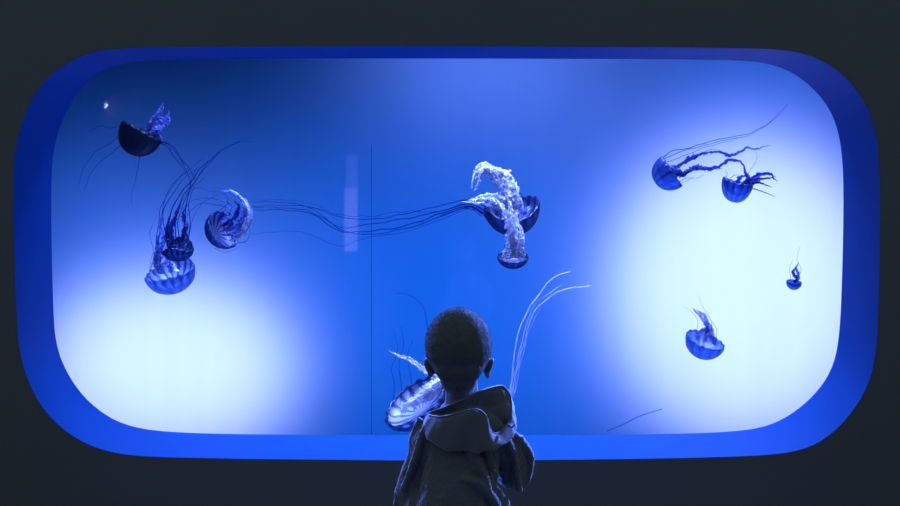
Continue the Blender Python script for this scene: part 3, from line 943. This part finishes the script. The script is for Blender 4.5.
deep = [(450, 407, -.030), (456, 405, -.035), (466, 402, -.035), (478, 400, -.030), (488, 399, -.02), (496, 399, -.015), (500, 403, -.012),
        (500, 408, -.016), (498, 412, -.022), (495, 413, -.028), (491, 409, -.033), (486, 405, -.038), (477, 403, -.040), (462, 405, -.042), (453, 407, -.038)]
for i in range(8, 15):
    r_ = rim[i]
    ins[i] = (r_[0], r_[1] + 7, r_[2] + 0.012)
    deep[i] = (deep[i][0], max(deep[i][1], r_[1] + 9), deep[i][2] + 0.004)
V, Fc = [], []
rows = []
for lp in (outl, mid, rim, ins, deep):
    r = catmull([C(*p_) for p_ in lp], 6, True)
    rows.append(r)
NR = len(rows[0])
for ri, r in enumerate(rows):
    for k, v in enumerate(r):
        wob = (0.007 * noise.noise(v * 34) + 0.003 * noise.noise(v * 90)) * (0.35 if ri == 2 else 1)
        V.append(v + Vector((wob, wob, wob)))
for a_ in range(len(rows) - 1):
    for k in range(NR):
        Fc.append((a_ * NR + k, a_ * NR + (k + 1) % NR, (a_ + 1) * NR + (k + 1) % NR, (a_ + 1) * NR + k))
Fc.append(tuple(range(4 * NR, 5 * NR)))
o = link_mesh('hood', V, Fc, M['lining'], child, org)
md = o.modifiers.new('t', 'SOLIDIFY'); md.thickness = 0.004; md.offset = 0
md = o.modifiers.new('s', 'SUBSURF'); md.levels = 2; md.render_levels = 2
# stitched edge of the hood
pts = [v + Vector((1, 1, 1)) * (0.35 * (0.007 * noise.noise(v * 34) + 0.003 * noise.noise(v * 90))) for v in rows[2] + [rows[2][0]]]
V, Fc = tube_geo(pts, 0.0024, 8)
link_mesh('hood_hem', V, Fc, M['lining'], o)
bpy.data.objects['hood_hem'].data.transform(Matrix.Translation(-org))
# draw cord stub at the hood corner
V, Fc = tube_geo(catmull([C(508, 420, -.04), C(511, 422, -.045), C(514, 419, -.045)], 5), 0.0022, 8)
link_mesh('draw_cord', V, Fc, M['lining'], child, org)

# trousers and shoes
tr = []
for hp, sx in ((hipL, -1), (hipR, 1)):
    kn = Vector((hp.x + sx * 0.01, hp.y + 0.012, 0.275)); an = Vector((hp.x + sx * 0.015, hp.y - 0.012, 0.085))
    tr.append([(hp, 0.068), (kn, 0.052), (an, 0.044)])
tr.append([(hipL + Vector((0.01, 0, 0.01)), 0.07), (hipR + Vector((-0.01, 0, 0.01)), 0.07)])
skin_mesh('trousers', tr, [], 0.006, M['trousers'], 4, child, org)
for hp, sx in ((hipL, -1), (hipR, 1)):
    ax, ay = hp.x + sx * 0.015, hp.y - 0.01
    sh = skin_mesh('shoe', [[(Vector((ax, ay - 0.012, 0.055)), 0.036), (Vector((ax, ay - 0.01, 0.045)), 0.034), (Vector((ax + sx * .008, ay + 0.06, 0.038)), 0.031), (Vector((ax + sx * .012, ay + 0.098, 0.034)), 0.026)]],
                   [], 0.005, M['shoe'], 3, child, org)
    V, Fc = [], []
    foot = catmull([Vector((ax + dx, ay + dy_, 0)) for dx, dy_ in ((0, -.05), (.03, -.03), (.031, .03), (.038 if sx > 0 else .028, .08), (sx * .012, .128), (-.028 if sx > 0 else -.038, .08), (-.031, .03), (-.03, -.03))], 5, True)
    nf = len(foot)
    V = [v + Vector((0, 0, 0.001)) for v in foot] + [v + Vector((0, 0, 0.018)) for v in foot]
    Fc = [tuple(range(nf))[::-1], tuple(range(nf, 2 * nf))] + [(i, (i + 1) % nf, nf + (i + 1) % nf, nf + i) for i in range(nf)]
    link_mesh('sole', V, Fc, M['rubber'], sh, org, False)
